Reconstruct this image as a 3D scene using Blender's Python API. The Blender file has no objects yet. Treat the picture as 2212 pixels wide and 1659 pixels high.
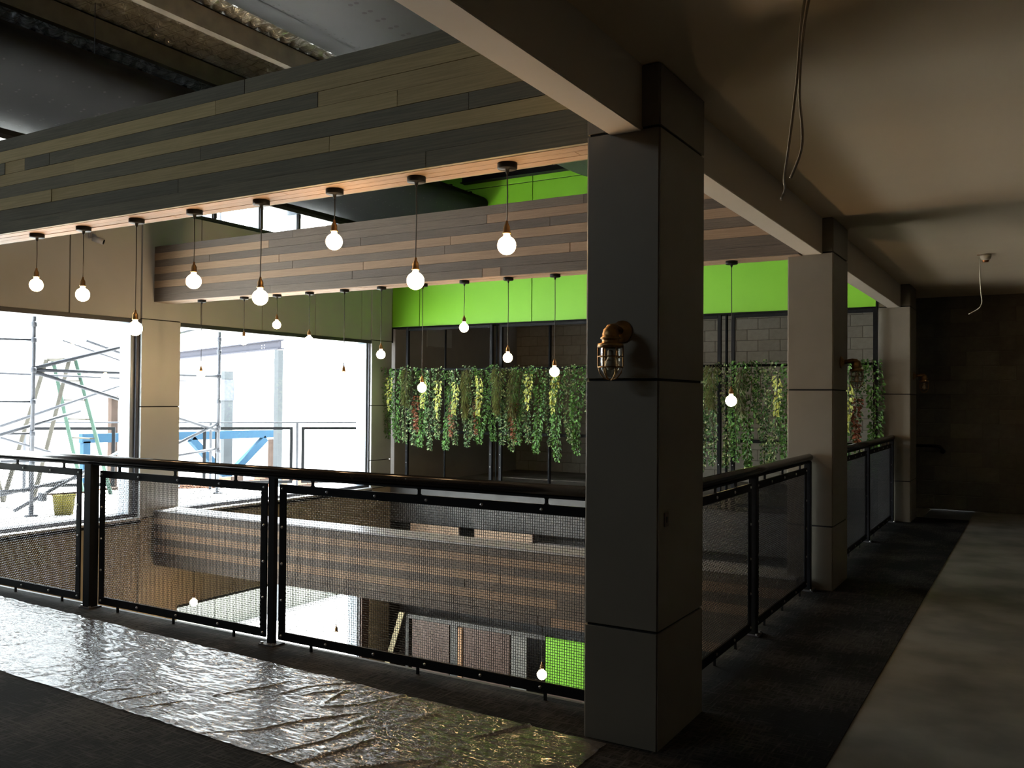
import bpy, bmesh, math, random
from mathutils import Vector, Matrix, noise
S = bpy.context.scene
COL = S.collection
rnd = random.Random(7)

# ------------------------------------------------------------------ camera, sky, exposure
YAW, PITCH, ROLL = math.radians(30.689), math.radians(0.909), math.radians(0.422)
f = Vector((-math.sin(YAW) * math.cos(PITCH), math.cos(YAW) * math.cos(PITCH), math.sin(PITCH)))
r0 = Vector((math.cos(YAW), math.sin(YAW), 0)); u0 = r0.cross(f)
r = r0 * math.cos(ROLL) + u0 * math.sin(ROLL); u = -r0 * math.sin(ROLL) + u0 * math.cos(ROLL)
cam = bpy.data.cameras.new('camera'); co = bpy.data.objects.new('camera', cam); COL.objects.link(co)
co.matrix_world = Matrix(((r.x, u.x, -f.x, 0), (r.y, u.y, -f.y, 0), (r.z, u.z, -f.z, 1.51), (0, 0, 0, 1)))
cam.sensor_width = 36; cam.lens = 1917.05 / 2212 * 36; cam.clip_start = 0.05; cam.clip_end = 200
S.camera = co
SKY = 10.0
w = bpy.data.worlds.new('sky'); S.world = w; w.use_nodes = True
bg = w.node_tree.nodes['Background']; bg.inputs[0].default_value = (0.93, 0.97, 1.0, 1); bg.inputs[1].default_value = SKY
sun = bpy.data.lights.new('sun', 'SUN'); sun.energy = 42; sun.angle = math.radians(1.5); sun.color = (1, .97, .9)
so = bpy.data.objects.new('sun', sun); so.rotation_euler = Vector((.22, -.46, -.86)).to_track_quat('-Z', 'Y').to_euler(); COL.objects.link(so)   # high sun over the deck side
S.view_settings.view_transform = 'Standard'; S.view_settings.look = 'None'
S.view_settings.exposure = 0.85; S.view_settings.gamma = 1.0
S.view_settings.use_curve_mapping = False
cy = S.cycles
cy.use_denoising = True
cy.adaptive_threshold = .015; cy.max_bounces = 6; cy.diffuse_bounces = 5; cy.glossy_bounces = 3; cy.transmission_bounces = 4; cy.transparent_max_bounces = 10
cy.sample_clamp_indirect = 6.0; cy.caustics_reflective = False; cy.caustics_refractive = False

def portal(cx, cyy, cz, sx, sy, rot):
    l = bpy.data.lights.new('window_portal', 'AREA'); l.shape = 'RECTANGLE'; l.size = sx; l.size_y = sy; l.cycles.is_portal = True
    o = bpy.data.objects.new('window_portal', l); o.location = (cx, cyy, cz); o.rotation_euler = rot; COL.objects.link(o)
R90 = math.pi / 2
for (y0, y1, z0, z1) in ((3.2, 7.04, .08, 2.4), (7.64, 11.42, .08, 2.4), (3.2, 6.9, 3.9, 4.22), (7.75, 11.3, 3.9, 4.22), (7.3, 11.24, -3.2, -1.3), (3.2, 6.9, -3.2, -1.3)):
    portal(-9.68, (y0 + y1) / 2, (z0 + z1) / 2, z1 - z0, y1 - y0, (0, -R90, 0))

l = bpy.data.lights.new('window_portal', 'AREA'); l.shape = 'RECTANGLE'; l.size = 3.6; l.size_y = .65; l.cycles.is_portal = True  # portal for the added rear window
o = bpy.data.objects.new('window_portal', l); o.location = (-7.2, -3.12, 5.025); o.rotation_euler = (R90, 0, 0); COL.objects.link(o)

# ------------------------------------------------------------------ materials
MATS = {}
def nodemat(name):
    m = bpy.data.materials.new(name); m.use_nodes = True
    return m, m.node_tree.nodes, m.node_tree.links, m.node_tree.nodes['Principled BSDF']
def mat(name, col, rough=.6, metal=0.0, var=0.0, scale=8, bump=0.0, stretch=None, col2=None, spec=None, bscale=None, detail=4):
    """procedural noise-toned surface; var blends towards col2"""
    if name in MATS: return MATS[name]
    m, N, L, b = nodemat(name)
    b.inputs['Roughness'].default_value = rough; b.inputs['Metallic'].default_value = metal
    if spec is not None: b.inputs['Specular IOR Level'].default_value = spec
    tc = N.new('ShaderNodeTexCoord'); mp = N.new('ShaderNodeMapping'); L.new(tc.outputs['Object'], mp.inputs[0])
    if stretch: mp.inputs['Scale'].default_value = stretch
    nz = N.new('ShaderNodeTexNoise'); nz.inputs['Scale'].default_value = scale; nz.inputs['Detail'].default_value = detail
    L.new(mp.outputs[0], nz.inputs[0])
    rp = N.new('ShaderNodeValToRGB'); L.new(nz.outputs[0], rp.inputs[0])
    c2 = col2 or tuple(c * (1 - var) for c in col)
    rp.color_ramp.elements[0].color = (*c2, 1); rp.color_ramp.elements[1].color = (*col, 1)
    rp.color_ramp.elements[0].position = .3; rp.color_ramp.elements[1].position = .65
    L.new(rp.outputs[0], b.inputs['Base Color'])
    if bump:
        bp = N.new('ShaderNodeBump'); bp.inputs['Strength'].default_value = bump; bp.inputs['Distance'].default_value = .01
        n2 = N.new('ShaderNodeTexNoise'); n2.inputs['Scale'].default_value = bscale or scale * 4; n2.inputs['Detail'].default_value = 5
        L.new(mp.outputs[0], n2.inputs[0]); L.new(n2.outputs[0], bp.inputs['Height']); L.new(bp.outputs[0], b.inputs['Normal'])
    MATS[name] = m
    return m
def wood(name, col, col2):
    return mat(name, col, rough=.62, scale=5, stretch=(.6, 9, 22), bump=.25, col2=col2, detail=8)
WD = [wood('timber_dark_a', (.23, .205, .140), (.15, .135, .092)), wood('timber_dark_b', (.26, .23, .155), (.18, .158, .108)), wood('timber_dark_c', (.20, .182, .130), (.14, .126, .09))]
WL = [wood('timber_light_a', (.58, .45, .225), (.43, .33, .16)), wood('timber_light_b', (.64, .50, .25), (.49, .38, .185)), wood('timber_light_c', (.50, .40, .225), (.38, .305, .165))]
WD2 = [wood('timber_brown_dark_a', (.11, .08, .058), (.07, .052, .038)), wood('timber_brown_dark_b', (.135, .098, .068), (.09, .065, .046))]
WL2 = [wood('timber_brown_light_a', (.31, .20, .12), (.235, .148, .086)), wood('timber_brown_light_b', (.275, .176, .105), (.21, .13, .075))]
WS = [wood('timber_soffit_a', (.34, .235, .16), (.25, .165, .11)), wood('timber_soffit_b', (.31, .215, .145), (.22, .15, .10))]
M_PANEL = mat('grey_beige_fibre_cement', (.205, .180, .140), .55, var=.10, scale=3, bump=.03)
M_PANELD = mat('dark_grey_fibre_cement', (.155, .152, .135), .5, var=.12, scale=3, bump=.03)
M_FACADE = mat('light_grey_wall_panel', (.46, .475, .485), .6, var=.06, scale=2, bump=.02)
M_FACLOW = mat('tan_wall_panel', (.34, .29, .21), .6, var=.08, scale=2, bump=.02)
M_PLASTER = mat('cream_plaster', (.60, .53, .44), .7, var=.05, scale=2, bump=.02)
M_CEIL = mat('cream_ceiling_paint', (.78, .64, .46), .8, var=.04, scale=1.5)
M_GREEN = mat('lime_green_panel', (.19, .50, .022), .45, var=.06, scale=1.2)
M_BLACK = mat('black_powder_coat', (.010, .011, .013), .5, var=.2, scale=20, spec=.1)
M_BLACKR = mat('black_satin_pipe', (.014, .014, .015), .16, var=.2, scale=20)
M_JOINT = mat('black_joint', (.008, .008, .008), .8)
M_ALU = mat('blue_grey_aluminium', (.30, .36, .42), .4, .3, var=.08, scale=8)
M_DARKFR = mat('dark_window_frame', (.045, .047, .06), .4, var=.1, scale=10)
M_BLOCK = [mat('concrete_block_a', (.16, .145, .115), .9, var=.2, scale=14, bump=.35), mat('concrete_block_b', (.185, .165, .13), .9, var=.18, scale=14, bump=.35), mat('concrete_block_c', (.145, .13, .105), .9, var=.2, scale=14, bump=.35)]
M_BLOCK_LIT = [mat('lit_block_a', (.35, .32, .26), .9, var=.15, scale=14, bump=.35), mat('lit_block_b', (.37, .34, .28), .9, var=.15, scale=14, bump=.35), mat('lit_block_c', (.33, .30, .245), .9, var=.15, scale=14, bump=.35)]  # same concrete block as the end wall, with recess light put into the colour
M_MORTAR = mat('mortar', (.15, .135, .11), .95)
M_DSMOOTH = mat('charcoal_render', (.33, .32, .30), .8, var=.1, scale=3)
M_GREY = mat('mid_grey_paint', (.065, .063, .058), .6, var=.06, scale=3)
M_CONC = mat('bare_concrete', (.25, .235, .20), .85, scale=2.2, col2=(.12, .112, .09), bump=.25, detail=9)
M_BRASS = mat('aged_brass', (.36, .215, .09), .42, 1.0, var=.5, scale=25)
M_BOLT = mat('steel_bolt', (.45, .45, .45), .3, .9)
M_STEEL = mat('galvanised_steel', (.085, .09, .105), .6, .2, var=.25, scale=12, spec=.1)
M_DECK = mat('pale_deck_concrete', (.72, .70, .68), .6, var=.08, scale=3)
M_ROOFST = mat('dull_purlin_steel', (.16, .15, .12), .5, .3, var=.25, scale=6)
M_ROOFBR = mat('brown_purlin_steel', (.20, .16, .11), .55, .2, var=.3, scale=6)
M_BLUE = mat('blue_painted_steel', (.02, .05, .085), .7, spec=.05, var=.1, scale=5)
M_ORANGE = mat('faded_orange_brick', (.16, .07, .04), .8, var=.25, scale=9)
M_PALEBR = mat('weathered_brown_post', (.05, .036, .03), .9, spec=.05, var=.2, scale=9)
M_WHITE = mat('white_laminate', (.78, .76, .72), .35)
M_CAP = mat('pale_grey_cap', (.44, .43, .44), .28, var=.05, scale=6)
M_BUCKET = mat('dirty_yellow_plastic', (.11, .095, .02), .7, spec=.05, var=.3, scale=12)
M_TEAL = mat('green_fibreglass', (.05, .085, .07), .8, spec=.05)
M_LADDER = mat('ladder_timber_grey', (.075, .07, .06), .8, spec=.05, var=.2, scale=12)
M_CABLE = mat('grey_white_cable', (.42, .36, .28), .5)
M_WHITEP = mat('white_plastic', (.62, .56, .46), .4)
M_COPPER = mat('copper', (.65, .28, .12), .35, .9)
M_CORD = mat('black_flex', (.012, .012, .013), .6)
M_BROWN = mat('brown_laminate', (.075, .038, .024), .55, var=.15, scale=4)
M_DOORSHADE = mat('doorway_shade', (.03, .03, .032), .7)  # near-black wall colour stands in for the shade of a doorway

def schlick(N, L, f0):
    lw = N.new('ShaderNodeLayerWeight'); lw.inputs[0].default_value = .5
    p = N.new('ShaderNodeMath'); p.operation = 'POWER'; p.inputs[1].default_value = 5; L.new(lw.outputs['Facing'], p.inputs[0])
    q = N.new('ShaderNodeMath'); q.operation = 'MULTIPLY_ADD'; q.inputs[1].default_value = 1 - f0; q.inputs[2].default_value = f0; L.new(p.outputs[0], q.inputs[0])
    return q
def glassmat():
    m, N, L, b = nodemat('window_glass')
    out = N['Material Output']; N.remove(b)
    t = N.new('ShaderNodeBsdfTransparent'); t.inputs[0].default_value = (.93, .96, .96, 1)
    g = N.new('ShaderNodeBsdfGlossy'); g.inputs['Roughness'].default_value = .02
    fr = schlick(N, L, .03)
    mx = N.new('ShaderNodeMixShader'); L.new(fr.outputs[0], mx.inputs[0]); L.new(t.outputs[0], mx.inputs[1]); L.new(g.outputs[0], mx.inputs[2])
    L.new(mx.outputs[0], out.inputs[0]); return m
M_GLASS = glassmat()

def bulbmat():
    m, N, L, b = nodemat('glowing_bulb_glass')
    b.inputs['Base Color'].default_value = (1, .8, .5, 1); b.inputs['Emission Color'].default_value = (1, .63, .30, 1); b.inputs['Emission Strength'].default_value = 60
    return m
M_BULB = bulbmat()

def carpetmat():
    m, N, L, b = nodemat('charcoal_streaked_carpet')
    b.inputs['Roughness'].default_value = .95; b.inputs['Specular IOR Level'].default_value = .1
    tc = N.new('ShaderNodeTexCoord')
    res = []
    for sc, st in ((26, (1, 9, 1)), (26, (9, 1, 1)), (5, (1, 1, 1))):
        mp = N.new('ShaderNodeMapping'); mp.inputs['Scale'].default_value = st; L.new(tc.outputs['Object'], mp.inputs[0])
        nz = N.new('ShaderNodeTexNoise'); nz.inputs['Scale'].default_value = sc / 3; nz.inputs['Detail'].default_value = 3; L.new(mp.outputs[0], nz.inputs[0]); res.append(nz)
    a = N.new('ShaderNodeMath'); a.operation = 'MAXIMUM'; L.new(res[0].outputs[0], a.inputs[0]); L.new(res[1].outputs[0], a.inputs[1])
    a2 = N.new('ShaderNodeMath'); a2.operation = 'MULTIPLY'; L.new(a.outputs[0], a2.inputs[0]); L.new(res[2].outputs[0], a2.inputs[1])
    rp = N.new('ShaderNodeValToRGB'); rp.color_ramp.elements[0].position = .24; rp.color_ramp.elements[1].position = .40
    rp.color_ramp.elements[0].color = (.009, .009, .0085, 1); rp.color_ramp.elements[1].color = (.05, .047, .042, 1)
    L.new(a2.outputs[0], rp.inputs[0]); L.new(rp.outputs[0], b.inputs['Base Color'])
    bp = N.new('ShaderNodeBump'); bp.inputs['Strength'].default_value = .8; bp.inputs['Distance'].default_value = .01; L.new(a2.outputs[0], bp.inputs['Height']); L.new(bp.outputs[0], b.inputs['Normal'])
    return m
M_CARPET = carpetmat()

def filmmat():
    m, N, L, b = nodemat('wrinkled_clear_film')
    b.inputs['Base Color'].default_value = (.12, .117, .112, 1); b.inputs['Roughness'].default_value = .10
    b.inputs['Specular IOR Level'].default_value = .9; b.inputs['IOR'].default_value = 1.6; b.inputs['Alpha'].default_value = .66; b.inputs['Coat Weight'].default_value = .7; b.inputs['Coat Roughness'].default_value = .07
    tc = N.new('ShaderNodeTexCoord'); mp = N.new('ShaderNodeMapping'); mp.inputs['Scale'].default_value = (.8, 2.6, 1); mp.inputs['Rotation'].default_value = (0, 0, .2)
    L.new(tc.outputs['Object'], mp.inputs[0])
    n1 = N.new('ShaderNodeTexNoise'); n1.inputs['Scale'].default_value = 20; n1.inputs['Detail'].default_value = 5; n1.inputs['Distortion'].default_value = 1.0
    L.new(mp.outputs[0], n1.inputs[0])
    bp = N.new('ShaderNodeBump'); bp.inputs['Strength'].default_value = 1.0; bp.inputs['Distance'].default_value = .012
    L.new(n1.outputs[0], bp.inputs['Height']); L.new(bp.outputs[0], b.inputs['Normal'])
    return m
M_FILM = filmmat()

def foilmat():
    m, N, L, b = nodemat('silver_foil_blanket')
    b.inputs['Base Color'].default_value = (.95, .98, .96, 1); b.inputs['Metallic'].default_value = .6; b.inputs['Roughness'].default_value = .19
    tc = N.new('ShaderNodeTexCoord'); n1 = N.new('ShaderNodeTexNoise'); n1.inputs['Scale'].default_value = 8; n1.inputs['Detail'].default_value = 3; n1.inputs['Distortion'].default_value = 1.5
    L.new(tc.outputs['Object'], n1.inputs[0])
    bp = N.new('ShaderNodeBump'); bp.inputs['Strength'].default_value = 1.0; bp.inputs['Distance'].default_value = .04
    L.new(n1.outputs[0], bp.inputs['Height']); L.new(bp.outputs[0], b.inputs['Normal'])
    return m
M_FOIL = foilmat()
M_ACOU = mat('charcoal_acoustic_panel', (.024, .026, .027), .55, var=.12, scale=3, spec=.22)
M_ACOUD = mat('black_acoustic_panel', (.008, .0085, .009), .7, var=.12, scale=3, spec=.12)

# ------------------------------------------------------------------ helpers
def link(name, me, parent=None, loc=None, smooth=False):
    o = bpy.data.objects.new(name, me); COL.objects.link(o)
    if parent is not None: o.parent = parent
    if loc is not None: o.location = loc
    if smooth:
        for p in me.polygons: p.use_smooth = True
    return o
def tag(o, label=None, cat=None, group=None, kind=None):
    if label: o['label'] = label
    if cat: o['category'] = cat
    if group: o['group'] = group
    if kind: o['kind'] = kind
    return o
def thing(name, label, cat, loc=(0, 0, 0), group=None, rz=0):
    o = bpy.data.objects.new(name, None); COL.objects.link(o); o.location = loc; o.rotation_euler = (0, 0, rz); o.empty_display_size = .1
    return tag(o, label, cat, group)
def done(name, bm, m, parent=None, loc=None, smooth=False):
    me = bpy.data.meshes.new(name); bm.normal_update(); bm.to_mesh(me); bm.free()
    for x in (m if isinstance(m, (list, tuple)) else [m]): me.materials.append(x)
    return link(name, me, parent, loc, smooth)
def bx(bm, x0, x1, y0, y1, z0, z1, bev=0.0, mi=0):
    vs = [bm.verts.new((x, y, z)) for x in (x0, x1) for y in (y0, y1) for z in (z0, z1)]
    fs = [bm.faces.new([vs[i] for i in q]) for q in ((0, 1, 3, 2), (4, 6, 7, 5), (0, 4, 5, 1), (2, 3, 7, 6), (0, 2, 6, 4), (1, 5, 7, 3))]
    for q in fs: q.material_index = mi
    if bev:
        bmesh.ops.bevel(bm, geom=list({e for q in fs for e in q.edges}), offset=bev, segments=1, affect='EDGES', profile=.7)
def box(name, x0, x1, y0, y1, z0, z1, m, parent=None, bev=0.0):
    """box with its origin at the centre so that object coordinates differ piece by piece"""
    bm = bmesh.new(); bx(bm, x0, x1, y0, y1, z0, z1, bev)
    return done(name, bm, m, parent)
def ring(bm, c, d, rad, n=8, up=None):
    d = Vector(d).normalized(); a = Vector(up) if up else (Vector((0, 0, 1)) if abs(d.z) < .9 else Vector((1, 0, 0)))
    s = d.cross(a).normalized(); t = s.cross(d)
    return [bm.verts.new(Vector(c) + (s * math.cos(2 * math.pi * k / n) + t * math.sin(2 * math.pi * k / n)) * rad) for k in range(n)]
def tube(bm, pts, rad, n=8, caps=True, rads=None):
    pts = [Vector(p) for p in pts]; prev = None; first = None
    for i, p in enumerate(pts):
        d = (pts[min(i + 1, len(pts) - 1)] - pts[max(i - 1, 0)])
        rg = ring(bm, p, d, rads[i] if rads else rad, n)
        if prev:
            for k in range(n): bm.faces.new((prev[k], prev[(k + 1) % n], rg[(k + 1) % n], rg[k]))
        else: first = rg
        prev = rg
    if caps: bm.faces.new(first[::-1]); bm.faces.new(prev)
def tubeobj(name, pts, rad, m, parent=None, n=10, loc=None):
    bm = bmesh.new(); tube(bm, pts, rad, n); return done(name, bm, m, parent, loc, True)
def lathe(bm, prof, n=20, c=(0, 0, 0), axis='Z'):
    prev = None
    for (rr, z) in prof:
        rg = []
        for k in range(n):
            a = 2 * math.pi * k / n
            v = Vector((rr * math.cos(a), rr * math.sin(a), z))
            if axis == 'Y': v = Vector((v.x, v.z, v.y))
            if axis == 'X': v = Vector((v.z, v.y, v.x))
            rg.append(bm.verts.new(v + Vector(c)))
        if prev:
            for k in range(n): bm.faces.new((prev[k], prev[(k + 1) % n], rg[(k + 1) % n], rg[k]))
        prev = rg
def lat(name, prof, m, parent=None, n=20, c=(0, 0, 0), axis='Z', loc=None):
    bm = bmesh.new(); lathe(bm, prof, n, c, axis); bmesh.ops.recalc_face_normals(bm, faces=bm.faces[:])
    o = done(name, bm, m, parent, loc, True); return o
def ordinal(k): return ['first', 'second', 'third', 'fourth', 'fifth', 'sixth', 'seventh', 'eighth', 'ninth', 'tenth', 'eleventh', 'twelfth', 'thirteenth', 'fourteenth', 'fifteenth', 'sixteenth', 'seventeenth', 'eighteenth', 'nineteenth', 'twentieth'][k]

CEZ = 2.97      # low ceiling
ZB = 2.68       # underside of bulkheads
XW = -9.5       # facade plane
YB = 11.95      # back wall plane

# ------------------------------------------------------------------ structure: floors
fl = box('floor', -.757, 3.0, -3.0, 13.9, -.30, 0.0, M_CONC); tag(fl, 'bare blotchy concrete floor strip along the gallery', None, None, 'structure')
bm = bmesh.new(); bx(bm, -9.5, -.757, -3.0, 4.02, -.30, -.006); bx(bm, -1.64, -.757, 4.02, 13.9, -.30, -.006)
sl = done('floor', bm, M_GREY); tag(sl, 'concrete gallery slab under the carpet', None, None, 'structure')
bm = bmesh.new(); bx(bm, -9.44, -.757, -3.0, 3.97, -.006, .004); bx(bm, -1.62, -.757, 3.97, 12.64, -.006, .004)
tag(done('carpet', bm, M_CARPET), 'dark charcoal streaked carpet running along the balustrades', 'carpet')
g = box('floor', -9.5, 0.2, 3.0, 16.2, -3.45, -3.25, M_CONC); tag(g, 'ground floor concrete below the void', None, None, 'structure')
# ceilings
c = box('ceiling', -1.66, 3.0, 12.1, 13.9, CEZ, CEZ + .12, M_CEIL); tag(c, kind='structure')
c = box('ceiling', -1.485, 3.0, -3.0, 12.1, CEZ, CEZ + .12, M_CEIL); tag(c, 'low cream plaster ceiling above the gallery', None, None, 'structure')
c = box('ceiling', -9.6, -1.4, -3.0, 12.0, 5.62, 5.7, M_JOINT); tag(c, 'dark roof deck above the void', None, None, 'structure')
# closing walls (unseen sides)
tag(box('wall_right', 3.0, 3.1, -3.0, 13.9, -.3, 3.1, M_GREY), kind='structure')
tag(box('wall_rear', -9.6, 3.1, -3.1, -3.0, -.3, 4.7, M_GREY), kind='structure'); tag(box('wall_rear', -9.6, 3.1, -3.1, -3.0, 5.35, 5.7, M_GREY), kind='structure')
for a, b in ((-9.6, -9.0), (-5.4, 3.1)): tag(box('wall_rear', a, b, -3.1, -3.0, 4.7, 5.35, M_GREY), kind='structure')  # rear wall left open for the added window
tag(box('wall_upper', -1.485, -1.40, -3.0, 12.1, CEZ + .12, 5.7, M_GREY), kind='structure')
tag(box('wall_lower_right', .2, .3, 3.0, 16.3, -3.3, -.3, M_GREY), kind='structure')
tag(box('wall_lower_front', -9.5, .3, 2.9, 3.0, -3.3, -.3, M_GREY), kind='structure')
tag(box('wall_far', -9.6, -1.0, 11.97, 12.05, 5.0, 5.7, M_JOINT), kind='structure')

# plaster edge beam
pb = box('ceiling_edge_beam', -1.635, -1.485, -3.0, 12.1, ZB, CEZ + .12, M_PLASTER, bev=.004)
tag(pb, 'cream plaster downstand beam running over the row of columns', None, None, 'structure')

# ------------------------------------------------------------------ facade wall (left)
wl = bpy.data.objects.new('wall_left', None); COL.objects.link(wl); tag(wl, 'grey panelled facade wall with the tall windows', None, None, 'structure')
def panels_y(xf, ys, z0, z1, m, parent, th=.03, gap=.008, back=.25):
    for a, b in zip(ys, ys[1:]): box('panel', xf - th, xf, a + gap, b - gap, z0 + gap, z1 - gap, m, parent, .002)
box('wall_core', XW - .30, XW - .031, -3.0, 7.05, 2.44, 3.84, M_JOINT, wl); box('wall_core', XW - .30, XW - .031, 7.05, YB + .1, 2.44, 3.84, M_JOINT, wl)
box('wall_core', XW - .30, XW - .031, -3.0, YB, -1.2, 0.0, M_JOINT, wl)
box('wall_core', XW - .30, XW - .031, -3.0, YB + .1, 4.27, 5.7, M_JOINT, wl)
for a, b in ((-3.0, 2.0), (2.0, 3.2), (7.05, 7.62), (11.43, YB)):
    box('wall_core', XW - .30, XW - .031, a, b, -3.3, 5.0, M_JOINT, wl)
panels_y(XW, [-3, -.9, .2, 1.3, 2.4, 3.9, 5.0, 6.109, 7.05], 2.44, 3.84, M_FACADE, wl)
panels_y(XW, [7.62, 7.955, 9.031, 10.11, 11.189, 11.43], 2.44, 3.84, M_FACADE, wl)
panels_y(XW, [-3, -.6, .55, 1.7, 2.63], 0.0, 2.44, M_FACADE, wl)
panels_y(XW, [-3, 1.8, 4.1, 5.25, 6.35, 7.46, 8.02, 8.56, 9.66, 10.76, 11.43, YB], -1.19, 0.0, M_FACLOW, wl)
panels_y(XW, [-3, 2, 7, 9.5, YB], 4.28, 5.6, M_ACOU, wl)
for (ya, yb_) in ((7.05, 7.62), (11.43, YB), (2.63, 3.2)):     # pilasters, proud of the panels
    p = tag(bpy.data.objects.new('wall_pilaster', None), None, None, None, 'structure'); COL.objects.link(p)
    box('core', XW - .28, XW - .005, ya + .012, yb_ - .012, -3.25, 5.3, M_JOINT, p)
    for z0, z1 in ((-3.25, -1.3), (-1.3, 0.0), (0.0, .46), (.46, 1.37), (1.37, 2.455), (2.455, 3.87), (3.87, 5.3)):
        box('panel', XW - .02, XW + .02, ya, yb_, z0 + .006, z1 - .006, M_FACADE if z0 >= 0 else M_FACLOW, p, .002)
# windows
def window(nm, ya, yb_, z0, z1, mull=(), fr=.05, label=None, left=True, header=.05):
    t = bpy.data.objects.new(nm, None); COL.objects.link(t); tag(t, label, None, None, 'structure')
    X0, X1 = XW - .26, XW - .06
    box('head_frame', X0, XW + (.01 if z1 > 0 else -.06), ya, yb_, z1 - header, z1, M_DARKFR, t)
    box('sill_frame', X0, X1, ya, yb_, z0, z0 + .06, M_DARKFR, t)
    box('jamb_frame', X0, X1, ya, ya + fr, z0 + .06, z1 - header, M_ALU, t); box('jamb_frame', X0, X1, yb_ - fr, yb_, z0 + .06, z1 - header, M_ALU, t)
    box('jamb_bead', X1 - .03, X1 + .04, yb_ - fr * .45, yb_, z0 + .06, z1 - header, M_DARKFR, t)
    for y in mull:
        box('mullion', X0, X1, y - .035, y + .035, z0 + .06, z1 - header, M_ALU, t); box('mullion_bead', X1 - .01, X1 + .02, y - .02, y + .035, z0 + .06, z1 - header, M_DARKFR, t)
    for a, b in zip([ya] + list(mull), list(mull) + [yb_]):
        box('pane', XW - .172, XW - .164, a + .02, b - .02, z0 + .02, z1 - .02, M_GLASS, t)
    return t
w1 = window('window_1', 3.2, 7.05, 0.0, 2.445, (), .10, 'tall glazed window left of the grey facade pilaster')
w2 = window('window_2', 7.62, 11.43, 0.0, 2.445, (), .05, 'tall glazed window between the two facade pilasters')
t = tag(bpy.data.objects.new('added_rear_window', None), 'added unseen strip window high in the rear wall, letting in extra light', None, None, 'structure'); COL.objects.link(t)  # added behind the camera to light the near beam and roof
for k in range(4): box('mullion', -9.0 + k * 1.2 - .03, -9.0 + k * 1.2 + .03, -3.09, -3.01, 4.7, 5.35, M_DARKFR, t)
for k in range(3): box('pane', -8.97 + k * 1.2, -7.83 + k * 1.2, -3.054, -3.046, 4.7, 5.35, M_GLASS, t)
for t, a, b in ((w1, 3.2, 7.05), (w2, 7.62, 11.43)):
    box('sill', XW - .06, XW + .06, a, b, -.012, .018, M_CAP, t, .004); box('sill_trim', XW - .02, XW + .045, a, b, -.05, -.014, M_BLACK, t)
window('window_3', 3.2, 6.95, 3.84, 4.29, (4.1, 5.0, 5.9), .05, 'clerestory strip window high above the first tall window', header=.05)
window('window_4', 7.75, 10.75, 3.84, 4.29, (8.2, 9.03, 9.78), .05, 'clerestory strip window seen between the two timber beams', header=.05)
window('window_5', 7.62, 11.24, -3.25, -1.2, (), .02, 'ground floor window glowing white below the far timber bulkhead', header=.03)
window('window_6', 3.2, 7.05, -3.25, -1.2, (), .02, 'ground floor window left of the pilaster', header=.03)
tag(box('wall_left_infill', XW - .3, XW - .03, 10.75, 11.43, 3.84, 4.27, M_JOINT), kind='structure')
tag(box('wall_left_infill', XW - .28, XW + .01, 11.25, YB, -3.25, -1.25, M_BROWN), kind='structure')

# ------------------------------------------------------------------ back wall: green band, fascia, recess
wb = bpy.data.objects.new('wall_back', None); COL.objects.link(wb); tag(wb, 'lime green panelled band and fascia across the back of the void', None, None, 'structure')
box('wall_core', XW, -1.76, YB + .03, YB + .12, 2.70, 5.0, M_JOINT, wb)
xs = [XW + .02, -8.9, -6.747, -4.6, -2.45, -1.76]
for a, b in zip(xs, xs[1:]):
    box('green_panel', a + .006, b - .006, YB, YB + .028, 2.70, 4.868, M_GREEN, wb, .002)
    box('green_panel', a + .006, b - .006, YB, YB + .028, 4.88, 5.4, M_GREEN, wb, .002)
box('lintel', XW, -1.76, YB + .01, YB + .2, 2.675, 2.70, M_BLACK, wb)
box('fascia', XW + .02, -1.66, YB, YB + .14, -.58, 0.0, mat('fascia_grey', (.05, .049, .048), .6), wb, .003)
box('slab_edge', XW - .3, -1.3, YB + .14, 16.4, -.35, -.001, M_CONC, wb)
tag(box('wall_lower_return', XW - .3, XW - .002, YB, 12.5, -3.3, 0, M_DOORSHADE), kind='structure')
tag(box('wall_lower_back', XW - .1, 0.2, YB + .3, YB + .4, -3.25, -.35, M_DOORSHADE), kind='structure')
# recess walls
def blockwall(name, x0, x1, yf, z0, z1, bw, bh, label, seed, mats, j=.008):
    o = bpy.data.objects.new(name, None); COL.objects.link(o); tag(o, label, None, None, 'structure')
    box('mortar_bed', x0, x1, yf + .006, yf + .12, z0, z1, M_MORTAR, o)
    rr = random.Random(seed); data = {}
    nrow = int((z1 - z0) / bh)
    for i in range(nrow):
        x = x0 - (bw / 2 if i % 2 else 0)
        while x < x1 - .02:
            a, b = max(x, x0), min(x + bw, x1); wdt = round(b - a - j, 3)
            if wdt > .03:
                k = (wdt, rr.randrange(3))
                if k not in data:
                    bm = bmesh.new(); bx(bm, -wdt / 2, wdt / 2, 0, .1, -(bh - j) / 2, (bh - j) / 2, .004)
                    me = bpy.data.meshes.new('block'); bm.to_mesh(me); bm.free(); me.materials.append(mats[k[1]]); data[k] = me
                link('block', data[k], o, ((a + b) / 2, yf - rr.random() * .003, z0 + bh * (i + .5)))
            x += bw
    return o
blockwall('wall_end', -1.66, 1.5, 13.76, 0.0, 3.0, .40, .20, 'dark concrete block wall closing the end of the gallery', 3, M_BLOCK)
tag(box('wall_end_return', 1.5, 3.0, 13.76, 13.9, 0, 3.0, M_BLOCK[0]), kind='structure')
blockwall('wall_recess', -9.6, -1.8, 16.2, 0.0, 3.2, .40, .20, 'concrete block wall in the recess behind the hanging vines', 4, M_BLOCK_LIT)
tag(box('wall_recess_panel', -9.6, -9.5, YB + .12, 16.2, 0, 3.2, M_DSMOOTH), 'charcoal rendered side wall of the recess', kind='structure')
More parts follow.
